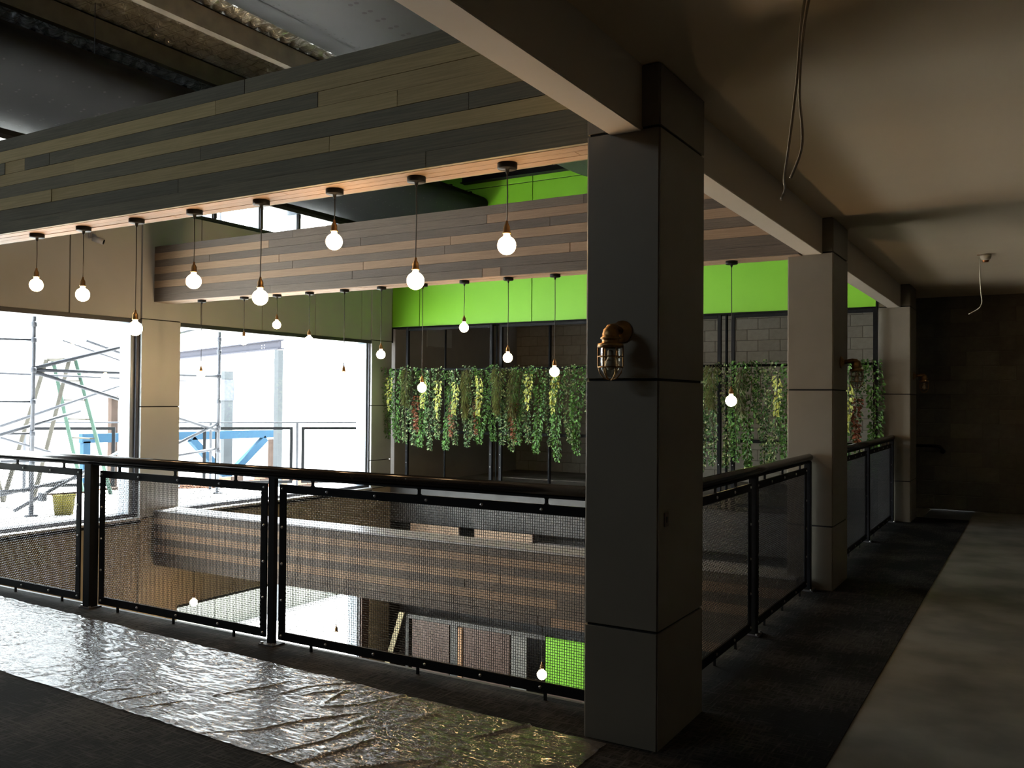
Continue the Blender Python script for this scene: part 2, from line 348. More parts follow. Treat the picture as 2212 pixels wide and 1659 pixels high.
tag(box('wall_end_side', -1.76, -1.66, 12.65, 13.9, -.3, 3.2, M_BLOCK[0]), kind='structure')
tag(box('wall_recess_side', -1.85, -1.76, 12.65, 16.3, -.35, 3.2, M_GREY), kind='structure')
tag(box('ceiling_recess', -9.6, -1.25, YB + .12, 16.2, 3.2, 3.3, M_GREY), kind='structure')
t = thing('notice_sheet', 'blank pale grey sheet fixed high on the side wall of the recess above the vines', 'sheet', (-9.5, 12.98, 2.42))
box('sheet', 0, .012, 0, .78, .02, .36, M_FACADE, t); box('edge_strip', 0, .016, 0, .78, 0, .02, M_DSMOOTH, t)

# ------------------------------------------------------------------ columns
def column(x0, x1, y0, y1, label, top=CEZ):
    t = thing('column', label, 'column', ((x0 + x1) / 2, (y0 + y1) / 2, 0), 'square panelled columns along the gallery edge')
    a, b = (x1 - x0) / 2, (y1 - y0) / 2
    box('core', -a + .012, a - .012, -b + .012, b - .012, 0, top, M_JOINT, t)
    zs = [0.0, .508, 1.594, 2.692, top]
    for z0, z1 in zip(zs, zs[1:]):
        lo, hi = z0 + (.006 if z0 else .004), z1 - .006
        box('panel', -a + .007, a - .007, -b, -b + .011, lo, hi, M_PANEL, t, .0015)
        box('panel', -a + .007, a - .007, b - .011, b, lo, hi, M_PANEL, t, .0015)
        box('panel', a - .011, a, -b + .007, b - .007, lo, hi, M_PANEL, t, .0015)
        box('panel', -a, -a + .011, -b + .007, b - .007, lo, hi, M_PANEL, t, .0015)
    return t
column(-1.75, -1.40, 3.594, 4.185, 'nearest square grey column, with a brass lantern on its front face')
column(-1.757, -1.40, 7.344, 7.96, 'middle square grey column, behind the nearest one along the gallery')
column(-1.745, -1.37, 12.02, 12.62, 'farthest square grey column, beside the block end wall')

# ------------------------------------------------------------------ timber clad beams
def beam(label, x0, x1, y0, y1, z0, z1, seed, cap=False):
    WL_, WD_ = (WL, WD) if seed == 11 else (WL2, WD2)
    t = thing('timber_beam', label, 'beam', (x0, y0, z0))
    W, D, Hh = x1 - x0, y1 - y0, z1 - z0
    rr = random.Random(seed)
    box('core', .0, W, .022, D - .022, .02, Hh - .004, M_JOINT, t)
    rows = 8; h = Hh / rows
    for i in range(rows):                      # i = 0 is the top row
        light = i in (1, 3, 5)
        x = -rr.random() * 1.2
        zt = Hh - i * h
        while x < W:
            ln = rr.uniform(1.6, 3.6)
            if i and rr.random() < .12: ln = rr.uniform(.12, .5)
            a, b = max(x, 0), min(x + ln, W)
            if b - a > .05:
                lt = light if rr.random() < .94 else not light
                m = rr.choice(WL_ if lt else WD_)
                pr = rr.uniform(0, .005)
                o = box('plank', 0, b - a - .003, -pr, .022, -h + .0015, 0, m, t, .001); o.location = (a, 0, zt)
            x += ln
        x = 0
        while x < W:
            ln = rr.uniform(1.6, 3); b = min(x + ln, W)
            o = box('plank', 0, b - x - .003, -.022, 0, -h + .0015, 0, rr.choice(WL if light else WD), t, .001); o.location = (x, D, zt); x += ln
    nb = 3; d = (D - .044) / nb
    for i in range(nb):
        x = -rr.random()
        while x < W:
            ln = rr.uniform(1.2, 2.6); a, b = max(x, 0), min(x + ln, W)
            if b - a > .05:
                o = box('plank', 0, b - a - .003, 0, d - .003, -rr.uniform(0, .003), .02, rr.choice(WS), t, .001); o.location = (a, .022 + i * d, 0)
            x += ln
    if cap:
        box('cap', -.0, W, -.02, D + .02, Hh, Hh + .018, M_CAP, t, .003)
    return t
beam('near timber clad beam crossing overhead, carrying the large row of globe bulbs', XW + .02, -1.64, 3.640, 3.895, 2.675, 3.365, 11)
beam('far timber clad beam ending on the facade pilaster, carrying the small row of bulbs', XW + .02, -1.64, 7.22, 7.50, 2.675, 3.365, 12)
beam('lower timber clad bulkhead with pale cap, seen through the mesh balustrade', XW + .02, -1.66, 7.26, 7.56, -.60, .075, 13, True)

# ------------------------------------------------------------------ high ceiling: foil, purlins, acoustic panels
def foil():
    x0, x1, y0, y1, z = -9.4, -1.5, 1.0, 11.9, 5.42
    nx, ny = 170, 290; vs = []; fs = []
    for j in range(ny + 1):
        for i in range(nx + 1):
            x = x0 + (x1 - x0) * i / nx; y = y0 + (y1 - y0) * j / ny
            px = abs(math.sin(math.pi * x / .30)); py = abs(math.sin(math.pi * y / .15))
            sag = .075 * (px * py) ** .6 + .03 * noise.noise(Vector((x * 4, y * 4, 0))) + .02 * noise.noise(Vector((x * 11, y * 14, 3)))
            vs.append((x, y, z - sag))
    for j in range(ny):
        for i in range(nx):
            a = j * (nx + 1) + i; fs.append((a, a + nx + 1, a + nx + 2, a + 1))
    me = bpy.data.meshes.new('foil_insulation'); me.from_pydata(vs, [], fs); me.materials.append(M_FOIL)
    o = link('foil_insulation', me, smooth=True)
    tag(o, 'crinkled silver foil insulation blanket under the high roof', 'insulation')
    bm = bmesh.new()
    x = -9.3
    while x < -1.6: tube(bm, [(x, 1.0, 5.325), (x, 11.9, 5.325)], .0025, 3); x += .30
    y = 1.05
    while y < 11.9: tube(bm, [(-9.4, y, 5.325), (-1.5, y, 5.325)], .002, 3); y += .15
    tag(done('safety_mesh', bm, M_ROOFST, o), kind='stuff')
foil()
for x, m, wv, lb in ((-8.24, M_ROOFST, .08, 'dark steel purlin under the foil, nearest the facade'), (-7.10, M_ROOFBR, .10, 'brownish steel purlin under the foil, second from the facade'), (-5.6, M_ROOFST, .08, 'steel purlin above the large charcoal acoustic panel')):
    t = thing('purlin', lb, 'purlin', (x, -2.5, 5.1), 'roof purlins')
    box('web', wv - .008, wv, 0, 14.4, .01, .22, m, t); box('lower_flange', 0, wv, 0, 14.4, 0, .01, m, t, .002); box('upper_flange', 0, wv, 0, 14.4, .21, .22, m, t)
    box('lip', 0, .006, 0, 14.4, .01, .03, m, t)
t = thing('steel_header', 'dark steel header along the top of the green wall', 'steel beam', (-8.0, YB - .16, 4.97))
box('web', 0, 6.4, .06, .075, 0, .35, M_BLACK, t); box('flange', 0, 6.4, 0, .14, -.012, 0, M_BLACK, t); box('flange', 0, 6.4, 0, .14, .35, .362, M_BLACK, t)
def crspline(P, n):
    out = []
    for i in range(len(P) - 1):
        p0, p1, p2, p3 = P[max(i - 1, 0)], P[i], P[i + 1], P[min(i + 2, len(P) - 1)]
        for k in range(n):
            t = k / n
            out.append(tuple(.5 * (2 * p1[c] + (p2[c] - p0[c]) * t + (2 * p0[c] - 5 * p1[c] + 4 * p2[c] - p3[c]) * t * t + (3 * p1[c] - p0[c] - 3 * p2[c] + p3[c]) * t ** 3) for c in (0, 1)))
    out.append(P[-1]); return out
def acoustic(label, prof, y0, y1, holes, clips, ex):
    t = thing('acoustic_panel', label, 'ceiling panel', (0, 0, 0))
    P = crspline(prof, 8); L = [0]
    for a, b in zip(P, P[1:]): L.append(L[-1] + math.hypot(b[0] - a[0], b[1] - a[1]))
    cut = [0] + ([8 * ex] if ex else []) + [len(P) - 1]
    for i0_, i1_ in zip(cut, cut[1:]):          # sheets butt together with a fine joint
        a, b = y0, y1; Q = P[i0_:i1_ + 1]
        if i0_: Q[0] = (Q[0][0] + .012, Q[0][1])
        bm = bmesh.new(); lo = []
        for (x, z) in Q: lo.append((bm.verts.new((x, a + .004, z)), bm.verts.new((x, b - .004, z)), bm.verts.new((x, a + .004, z + .008)), bm.verts.new((x, b - .004, z + .008))))
        for p, q in zip(lo, lo[1:]):
            bm.faces.new((p[0], p[1], q[1], q[0])); bm.faces.new((p[2], q[2], q[3], p[3]))
            for i0, i2 in ((0, 2), (1, 3)):
                bm.faces.new([bm.verts.new(v.co) for v in (p[i0], q[i0], q[i2], p[i2])])
        done('sheet', bm, M_ACOU if ex else M_ACOUD, t, None, True)
    # perforation rows: flat black discs on the underside, standing in for shade inside holes
    bm = bmesh.new()
    for s0, pitch, rad in holes:
        k = min(range(len(L)), key=lambda i: abs(L[i] - s0)); k = max(1, min(k, len(P) - 2))
        x, z = P[k]; tx, tz = P[k + 1][0] - P[k - 1][0], P[k + 1][1] - P[k - 1][1]; ln = math.hypot(tx, tz); nrm = Vector((tz / ln, 0, -tx / ln))
        if nrm.z > 0: nrm = -nrm
        y = y0 + .1; q = 0
        while y < y1:
            c_ = Vector((x, y, z)) + nrm * .0025 
            rg = ring(bm, c_, nrm, rad, 10); bm.faces.new(rg)
            y += pitch
    tag(done('hole_shade_discs', bm, M_JOINT, t), kind='stuff')
    if clips:
        y = y0 + .2
        while y < y1:
            x, z = P[-1]; box('clip', x - .03, x + .03, y - .02, y + .02, z - .012, z + .03, M_BLACK, t); y += .55
    for y in (y0 + 1.0, y0 + 4.0, y0 + 7.5):
        x, z = P[len(P) // 2]; tubeobj('hanger_rod', [(x, y, z + .006), (x, y, 5.33)], .005, M_STEEL, t, 6)
    return t
A = [(-9.40, 4.32), (-9.1, 4.25), (-8.7, 4.21), (-8.3, 4.23), (-7.9, 4.32), (-7.62, 4.44), (-7.50, 4.57), (-7.56, 4.68), (-7.78, 4.76)]
acoustic('curved charcoal acoustic panel beside the facade with rows of small holes', A, -2.2, 11.85, [(.55 + .0, .16, .012), (.62, .16, .012), (.95, .16, .012), (1.02, .16, .012), (1.36, .16, .012), (1.43, .16, .012), (1.75, .16, .012)], True, 0)
B = [(-6.10, 4.96), (-5.80, 4.82), (-5.4, 4.70), (-4.9, 4.64), (-4.4, 4.66), (-3.8, 4.74), (-3.1, 4.86), (-2.4, 4.98), (-1.8, 5.05)]
acoustic('curved charcoal acoustic panel over the void with a double row of large holes', B, -2.2, 11.85, [(.78, .11, .010), (.84, .11, .010), (1.42, .17, .022), (1.52, .17, .022)], False, 2)

# ------------------------------------------------------------------ balustrades
def weave(bm, W, Hh, p=.0133, rad=.00165, amp=.0013, n=3):
    """woven wire sheet in the x-z plane, wires passing over and under each other"""
    nx, nz = int(W / p), int(Hh / p)
    off = [(math.cos(2 * math.pi * k / n + .5) * rad, math.sin(2 * math.pi * k / n + .5) * rad) for k in range(n)]
    vs = []; fs = []
    def wire(pts, vertical):
        base = len(vs)
        for (x, y, z) in pts:
            for (a, b) in off: vs.append((x + a, y + b, z) if vertical else (x, y + b, z + a))
        for i in range(len(pts) - 1):
            for k in range(n):
                q = base + i * n; fs.append((q + k, q + (k + 1) % n, q + n + (k + 1) % n, q + n + k))
    for i in range(nx + 1):
        x = i * W / nx; wire([(x, amp * (1 if (i + j) % 2 else -1), j * Hh / nz) for j in range(nz + 1)], True)
    for j in range(nz + 1):
        z = j * Hh / nz; wire([(i * W / nx, -amp * (1 if (i + j) % 2 else -1), z) for i in range(nx + 1)], False)
    return vs, fs
BOLT = None
def bolt(parent, x, y, z):
    global BOLT
    if BOLT is None:
        bm = bmesh.new(); lathe(bm, [(0, -.007), (.006, -.006), (.009, -.002), (.009, 0)], 8, axis='Y'); BOLT = bpy.data.meshes.new('bolt'); bm.to_mesh(BOLT); bm.free(); BOLT.materials.append(M_BOLT)
        for p in BOLT.polygons: p.use_smooth = True
    link('bolt', BOLT, parent, (x, y, z))
def balustrade(label, origin, rz, length, posts, panels, stubs, post_w, rail_ext=(0, 0), group='black mesh balustrades round the void'):
    """local x runs along the rail, local -y faces the gallery"""
    t = thing('balustrade', label, 'balustrade', origin, group, rz)
    tubeobj('handrail', [(-rail_ext[0], 0, 1.052), (length + rail_ext[1], 0, 1.052)], .031, M_BLACKR, t, 16)
    bm = bmesh.new(); bx(bm, -rail_ext[0], length + rail_ext[1], -.018, .018, 1.012, 1.024); done('rail_flat', bm, M_BLACK, t)
    for k, (px, wd, dp) in enumerate(posts):
        p = box('post', px - wd / 2, px + wd / 2, -dp / 2, dp / 2, .008, 1.02, M_BLACK, t, .003)
        box('base_plate', px - .06, px + .06, -.05, .05, .004, .012, M_STEEL, p)
        for s in (-.045, .045):
            bm = bmesh.new(); lathe(bm, [(0, .022), (.009, .021), (.009, .012)], 8, (px + s, -.035, 0)); done('anchor', bm, M_BOLT, p)
    for (a, b) in panels:
        fr = box('top_bar', a, b, -.006, .006, .928, .978, M_BLACK, t, .001)
        box('bottom_bar', a, b, -.006, .006, .04, .092, M_BLACK, t, .001)
        box('side_bar', a, a + .05, -.0055, .0055, .092, .928, M_BLACK, t, .001); box('side_bar', b - .05, b, -.0055, .0055, .092, .928, M_BLACK, t, .001)
        vs, fs = weave(None, b - a - .06, .86)
        me = bpy.data.meshes.new('wire_mesh'); me.from_pydata(vs, [], fs); me.materials.append(M_MESH)
        for p in me.polygons: p.use_smooth = True
        mo = link('wire_mesh', me, t, (a + .03, .012, .08)); tag(mo, kind='stuff')
        nb = max(2, int((b - a) / .33))
        for i in range(nb + 1):
            x = a + .025 + (b - a - .05) * i / nb; bolt(t, x, -.006, .953); bolt(t, x, -.006, .066)
        for z in (.28, .5, .72): bolt(t, a + .025, -.006, z); bolt(t, b - .025, -.006, z)
    for x in stubs:
        bm = bmesh.new()
        ps = [(.014, .978), (.007, .985), (.007, 1.004), (.014, 1.014)]
        prev = None
        for hw, z in ps:
            rg = [bm.verts.new((x + sx * hw, sy * .006, z)) for sx, sy in ((-1, -1), (1, -1), (1, 1), (-1, 1))]
            if prev:
                for k in range(4): bm.faces.new((prev[k], prev[(k + 1) % 4], rg[(k + 1) % 4], rg[k]))
            prev = rg
        done('stub', bm, M_BLACK, t)
        box('foot_stub', x - .007, x + .007, -.006, .006, .004, .04, M_BLACK, t)
    return t
M_MESH = mat('dark_wire', (.035, .036, .038), .35, .6)
X0 = -9.4
def rel(v): return [round(q - X0, 3) for q in v]
balustrade('long black mesh balustrade crossing the view from the left to the nearest column', (X0, 3.92, 0), 0, -1.75 - X0,
    [(-5.80 - X0, .075, .07), (-4.012 - X0, .055, .03), (-7.75 - X0, .06, .06), (-9.3 - X0, .06, .06)],
    [(rel([-7.69])[0], rel([-5.92])[0]), (rel([-5.70])[0], rel([-4.06])[0]), (rel([-3.955])[0], rel([-1.765])[0]), (rel([-9.25])[0], rel([-7.82])[0])],
    rel([-8.9, -8.3, -7.3, -6.72, -6.13, -5.49, -4.91, -4.34, -3.69, -2.91, -2.12]), .06)
balustrade('short black mesh balustrade between the nearest and the middle column', (-1.58, 4.185, 0), R90, 7.30 - 4.185,
    [(5.72 - 4.185, .06, .05), (7.285 - 4.185, .06, .05)],
    [(.05, 5.66 - 4.185), (5.78 - 4.185, 7.23 - 4.185)], [4.45 - 4.185, 4.93 - 4.185, 5.33 - 4.185, 5.99 - 4.185, 6.47 - 4.185, 7.01 - 4.185], .06, (0, .03))
balustrade('short black mesh balustrade between the middle and the farthest column', (-1.58, 7.96, 0), R90, 12.0 - 7.96,
    [(10.13 - 7.96, .06, .05), (11.95 - 7.96, .06, .05)],
    [(.05, 10.07 - 7.96), (10.19 - 7.96, 11.89 - 7.96)], [.5, 1.1, 1.7, 2.6, 3.1, 3.6], .06, (0, .02))
t = thing('wall_handrail', 'short black pipe handrail with a bent end on the block end wall', 'handrail', (-1.55, 13.66, .885))
tubeobj('rail', [(0, 0, 0), (.32, 0, 0), (.37, 0, -.01), (.395, 0, -.04), (.395, .03, -.07), (.395, .09, -.075)], .021, M_BLACKR, t, 12)
lat('rose', [(0, .092), (.03, .09), (.035, .098)], M_BLACK, t, 14, (.395, 0, -.075), 'Y')

# ------------------------------------------------------------------ protective film on the carpet
def film():
    nx, ny = 900, 150; vs = []; fs = []
    xa, xb = -8.2, -1.62
    for j in range(ny + 1):
        for i in range(nx + 1):
            x = xa + (xb - xa) * i / nx; tt = (x - xa) / (xb - xa)
            yl = 2.86 - .20 * tt + .012 * noise.noise(Vector((x * 2, 0, 0))); yh = 3.86 - .30 * tt ** .8 + .008 * noise.noise(Vector((x * 3, 5, 0)))
            y = yl + (yh - yl) * j / ny
            h = .008 + .0020 * noise.noise(Vector((x * 9 + y * 5, y * 42 - x * 5, 4))) + .0019 * noise.noise(Vector((x * 20 - y * 9, y * 75 + x * 12, 5))) + .0035 * noise.noise(Vector((x * 5 + y * 2, y * 9, 0))) + .0025 * noise.noise(Vector((x * 16 + y * 5, y * 22, 2)))
            s_ = x * .92 - y * .45 + .05 * noise.noise(Vector((x * 3, y * 3, 1))); t_ = x * .45 + y * .92
            rg = 1 - abs(noise.noise(Vector((s_ * 6, t_ * 1.1, 7)))) * 17
            if rg > 0: h += .013 * rg * min(1, max(.22, (x + 4.8) / 2.2)) * max(0, min(1, .3 + 2 * noise.noise(Vector((x * 2.5, y * 3, 9)))))
            vs.append((x, y, max(.0055, h)))
    for j in range(ny):
        for i in range(nx):
            a = j * (nx + 1) + i; fs.append((a, a + 1, a + nx + 2, a + nx + 1))
    me = bpy.data.meshes.new('floor_film'); me.from_pydata(vs, [], fs); me.materials.append(M_FILM)
    tag(link('floor_film', me, smooth=True), 'glossy wrinkled clear plastic film laid over the carpet beside the long balustrade', 'plastic film')
film()

# ------------------------------------------------------------------ pendants
bm = bmesh.new()
prof = []
for k in range(13):
    a = math.pi * k / 13; prof.append((.0465 * math.sin(a), -.0465 * math.cos(a)))
prof += [(.017, .047), (.014, .054), (.0135, .062)]
lathe(bm, prof, 16); bmesh.ops.remove_doubles(bm, verts=bm.verts[:], dist=1e-5); bmesh.ops.recalc_face_normals(bm, faces=bm.faces[:])
ME_BULB = bpy.data.meshes.new('bulb'); bm.to_mesh(ME_BULB); bm.free(); ME_BULB.materials.append(M_BULB)
bm = bmesh.new(); lathe(bm, [(0, .125), (.006, .122), (.008, .108), (.013, .10), (.017, .09), (.018, .066), (.021, .064), (.021, .058), (.0145, .057)], 14); bmesh.ops.recalc_face_normals(bm, faces=bm.faces[:])
ME_SOCK = bpy.data.meshes.new('socket'); bm.to_mesh(ME_SOCK); bm.free(); ME_SOCK.materials.append(M_BRASS)
bm = bmesh.new(); lathe(bm, [(0, 0), (.048, 0), (.05, -.003), (.05, -.026), (.047, -.029), (.012, -.029), (.008, -.045), (.004, -.055), (0, -.055)], 24); bmesh.ops.recalc_face_normals(bm, faces=bm.faces[:])
ME_CAN = bpy.data.meshes.new('canopy'); bm.to_mesh(ME_CAN); bm.free(); ME_CAN.materials.append(M_BLACK)
for me in (ME_BULB, ME_SOCK, ME_CAN):
    for p in me.polygons: p.use_smooth = True
def pendant(x, y, ztop, zbulb, label, group):
    t = thing('pendant_light', label, 'pendant light', (x, y, ztop), group)
    link('canopy', ME_CAN, t)
    d = ztop - zbulb
    tubeobj('cord', [(0, 0, -.05), (.002, .001, -d * .4), (-.001, 0, -d * .75), (0, 0, -d + .12)], .0032, M_CORD, t, 6)
    s = link('socket', ME_SOCK, t, (0, 0, -d)); link('bulb', ME_BULB, t, (0, 0, -d))
PX1 = [(-6.24, 2.316), (-5.69, 2.215), (-5.12, 1.957), (-4.555, 2.238), (-3.97, 2.105), (-3.395, 2.393), (-2.825, 2.134), (-2.265, 2.278)]
for k, (x, z) in enumerate(PX1):
    z = 1.51 + (z - 1.51) * 3.74 / 3.8
    pendant(x, 3.755, 2.674, z, 'large globe bulb pendant lit warm on the near timber beam, %s from the left' % ordinal(k), 'pendants under the near timber beam')
PX2 = [(-8.74, 1.755), (-8.01, 2.163), (-7.48, 2.336), (-6.98, 2.145), (-6.47, 1.729), (-5.96, 1.964), (-5.42, 1.608), (-4.91, 2.215), (-4.40, 1.903), (-3.89, 1.762), (-3.33, 2.0), (-2.77, 2.2), (-2.215, 1.5)]
k = 0
for i, (x, z) in enumerate(PX2):
    if i in (10, 11): continue          # hidden behind the nearest column
    pendant(x, 7.33, 2.674, 1.51 + (z - 1.51) * 7.33 / 7.42, 'small globe bulb pendant lit warm on the far timber beam, %s from the left' % ordinal(k), 'pendants under the far timber beam'); k += 1
for x, z, lb in ((-8.90, -1.02, 'lit globe bulb low under the lower bulkhead, beside the tan facade wall'), (-6.60, -1.11, 'lit globe bulb low in front of the glowing ground floor window'), (-4.04, -1.10, 'lit globe bulb low beside the green ground floor panel')):
    pendant(x, 7.40, -.602, z, lb, 'pendants under the lower bulkhead')

# ------------------------------------------------------------------ brass bulkhead lanterns
def lantern(label, loc, rz, parts=True):
    """local -y points away from the wall"""
    t = thing('wall_lantern', label, 'wall lamp', loc, 'caged brass lanterns on the columns', rz)
    lat('wall_plate', [(0, -.03), (.022, -.03), (.030, -.018), (.048, -.010), (.050, 0), (0, 0)], M_BRASS, t, 20, (0, 0, 0), 'Y')
    bm = bmesh.new(); tube(bm, [(0, -.02, 0), (0, -.06, .006), (0, -.09, .010), (0, -.113, .004), (0, -.123, -.016)], .02, 14, True, [.018, .018, .020, .026, .032]); done('arm', bm, M_BRASS, t, None, True)
    lat('dome', [(0, .016), (.018, .013), (.031, .001), (.036, -.018), (.036, -.030), (.043, -.033), (.043, -.040), (.036, -.042), (.037, -.056), (.055, -.060), (.056, -.075), (.04, -.078)], M_BRASS, t, 22, (0, -.123, 0))
    lat('glass', [(.041, -.075), (.042, -.13), (.040, -.165), (.028, -.190), (.012, -.200), (0, -.202)], M_LGLASS, t, 20, (0, -.123, 0))
    lat('lamp', [(0, -.085), (.012, -.09), (.013, -.12), (.022, -.135), (.022, -.155), (.01, -.172), (0, -.174)], M_WHITEP, t, 14, (0, -.123, 0))
    for k in range(6):
        a = 2 * math.pi * k / 6 + .35; ca, sa = math.cos(a), math.sin(a)
        tubeobj('cage_bar', [(.053 * ca, -.123 + .053 * sa, -.07), (.053 * ca, -.123 + .053 * sa, -.155), (.045 * ca, -.123 + .045 * sa, -.185), (.026 * ca, -.123 + .026 * sa, -.208), (.003 * ca, -.123 + .003 * sa, -.215)], .003, M_BRASS, t, 6)
    for z, rr_ in ((-.115, .0535), (-.16, .0525)):
        bm = bmesh.new(); pts = [(rr_ * math.cos(2 * math.pi * k / 20), -.123 + rr_ * math.sin(2 * math.pi * k / 20), z) for k in range(21)]; tube(bm, pts, .003, 6); done('cage_ring', bm, M_BRASS, t, None, True)
def lglass():
    m, N, L, b = nodemat('lantern_glass'); out = N['Material Output']; N.remove(b)
    t = N.new('ShaderNodeBsdfTransparent'); t.inputs[0].default_value = (.8, .8, .75, 1); g = N.new('ShaderNodeBsdfGlossy'); g.inputs['Roughness'].default_value = .05
    fr = schlick(N, L, .07); mx = N.new('ShaderNodeMixShader'); L.new(fr.outputs[0], mx.inputs[0]); L.new(t.outputs[0], mx.inputs[1]); L.new(g.outputs[0], mx.inputs[2]); L.new(mx.outputs[0], out.inputs[0]); return m
M_LGLASS = lglass()
lantern('caged brass lantern on the front of the nearest column', (-1.572, 3.594, 1.805), 0)
lantern('caged brass lantern on the side of the middle column', (-1.40, 7.66, 1.825), R90)
lantern('caged brass lantern on the side of the farthest column, against the block wall', (-1.37, 12.33, 1.83), R90)
t = thing('wall_switch', 'tiny grey switch plate on the gallery side of the nearest column', 'switch', (-1.398, 3.68, .986))
box('plate', 0, .004, -.022, .022, -.03, .03, mat('switch_rust', (.12, .07, .055), .5), t, .001); box('rocker', .004, .007, -.008, .008, -.012, .012, M_GREY, t)

# ------------------------------------------------------------------ ceiling cables, detector
def cpath(P, n=6):
    out = []
    for i in range(len(P) - 1):
        p0, p1, p2, p3 = [Vector(P[q]) for q in (max(i - 1, 0), i, i + 1, min(i + 2, len(P) - 1))]
        for k in range(n):
            t = k / n; out.append(.5 * (2 * p1 + (p2 - p0) * t + (2 * p0 - 5 * p1 + 4 * p2 - p3) * t * t + (3 * p1 - p0 - 3 * p2 + p3) * t ** 3))
    out.append(Vector(P[-1])); return out
t = thing('hanging_cable', 'pair of loose cables hanging from the ceiling near the middle column', 'cable', (-.70, 3.2, 2.965))
tubeobj('cable', cpath([(0, 0, 0), (-.02, 0, -.12), (-.035, 0, -.32), (-.062, 0, -.55), (-.077, 0, -.66), (-.075, 0, -.705), (-.09, 0, -.742)]), .0052, M_CABLE, t, 8)
tubeobj('cable', cpath([(.012, .01, 0), (-.015, .01, -.15), (-.028, .01, -.36), (-.018, .01, -.50), (-.024, .01, -.58), (-.058, .01, -.665)]), .0052, M_CABLE, t, 8)
t = thing('smoke_detector', 'small white detector with copper bracket on the gallery ceiling', 'detector', (-.45, 9.94, 2.968))
lat('body', [(0, -.001), (.05, -.002), (.052, -.02), (.045, -.045), (.03, -.058), (0, -.058)], M_WHITEP, t, 20)
lat('sensor', [(.031, -.056), (.026, -.075), (0, -.078)], M_COPPER, t, 16)
box('bracket', -.075, .01, -.012, .012, -.004, .001, M_COPPER, t)
t = thing('loose_cable', 'thin white cable hanging in a curve below the ceiling detector', 'cable', (-.50, 9.93, 2.965))
tubeobj('cable', cpath([(0, 0, 0), (.0, 0, -.2), (.012, 0, -.40), (.018, 0, -.47), (-.01, 0, -.53), (-.10, 0, -.585)]), .0045, mat('white_cable', (.75, .68, .55), .5), t, 8)
t = thing('security_camera', 'small white camera on a bracket on the facade wall above the window', 'camera', (XW, 6.37, 3.38))
box('wall_mount', 0, .03, -.04, .04, -.05, .05, M_CAP, t, .004); bm = bmesh.new(); tube(bm, [(.03, 0, 0), (.08, 0, -.02), (.10, 0, -.05)], .014, 8); done('arm', bm, M_CAP, t, None, True)
bm = bmesh.new(); tube(bm, [(.07, -.03, -.05), (.15, .05, -.09)], .036, 14); done('housing', bm, M_CAP, t, None, True)
tubeobj('lens', [(.15, .05, -.09), (.156, .057, -.093)], .028, M_BLACK, t, 12)

# ------------------------------------------------------------------ steel frames and hanging vines in front of the recess
def hframe(label, x0, x1, z0=-.0, z1=2.675):
    t = thing('vine_support', label, 'steel frame', (x0, 11.90, 0), 'black steel frames behind the hanging vines')
    W = x1 - x0
    for a in (0, W - .05): box('post', a, a + .05, 0, .045, z0, z1, M_BLACK, t, .003)
    for z in (z1 - .05, .93): box('cross_bar', .05, W - .05, 0, .045, z, z + .045, M_BLACK, t, .003)
    box('bottom_bar', .05, W - .05, 0, .045, .06, .105, M_BLACK, t)
    for a in (.025, W - .025):
        for z in (.2, .42, .62): bolt(t, a, -.0, z)
hframe('black steel frame behind the vines, left bay beside the facade', -9.14, -7.43)
hframe('black steel frame behind the vines, middle bay', -7.30, -3.74)
hframe('black steel frame behind the vines, right bay beside the farthest column', -3.60, -1.74)
for x, rr_, lb in ((-7.365, .012, 'thin black drop rod between the left and middle vine frames'), (-6.41, .025, 'black steel pole hanging in the middle vine bay'), (-3.67, .02, 'black steel pole between the middle and right vine frames'), (-8.35, .016, 'black steel pole in the left vine bay')):
    t = thing('support_pole', lb, 'pole', (x, 11.93, 0)); tubeobj('pole', [(0, 0, 0), (0, 0, 2.675)], rr_, M_BLACK, t, 8); box('foot', -.04, .04, -.04, .015, 0, .006, M_BLACK, t)
t = thing('vine_rail', 'dark hanging rail that carries the row of trailing vines', 'rail', (-9.42, 11.84, 1.97))
tubeobj('rail', [(0, 0, 0), (7.66, 0, 0)], .018, M_BLACK, t, 8)
for x in (2.0, 4.0, 5.8): box('bracket', x - .015, x + .015, 0, .07, -.02, .02, M_BLACK, t)

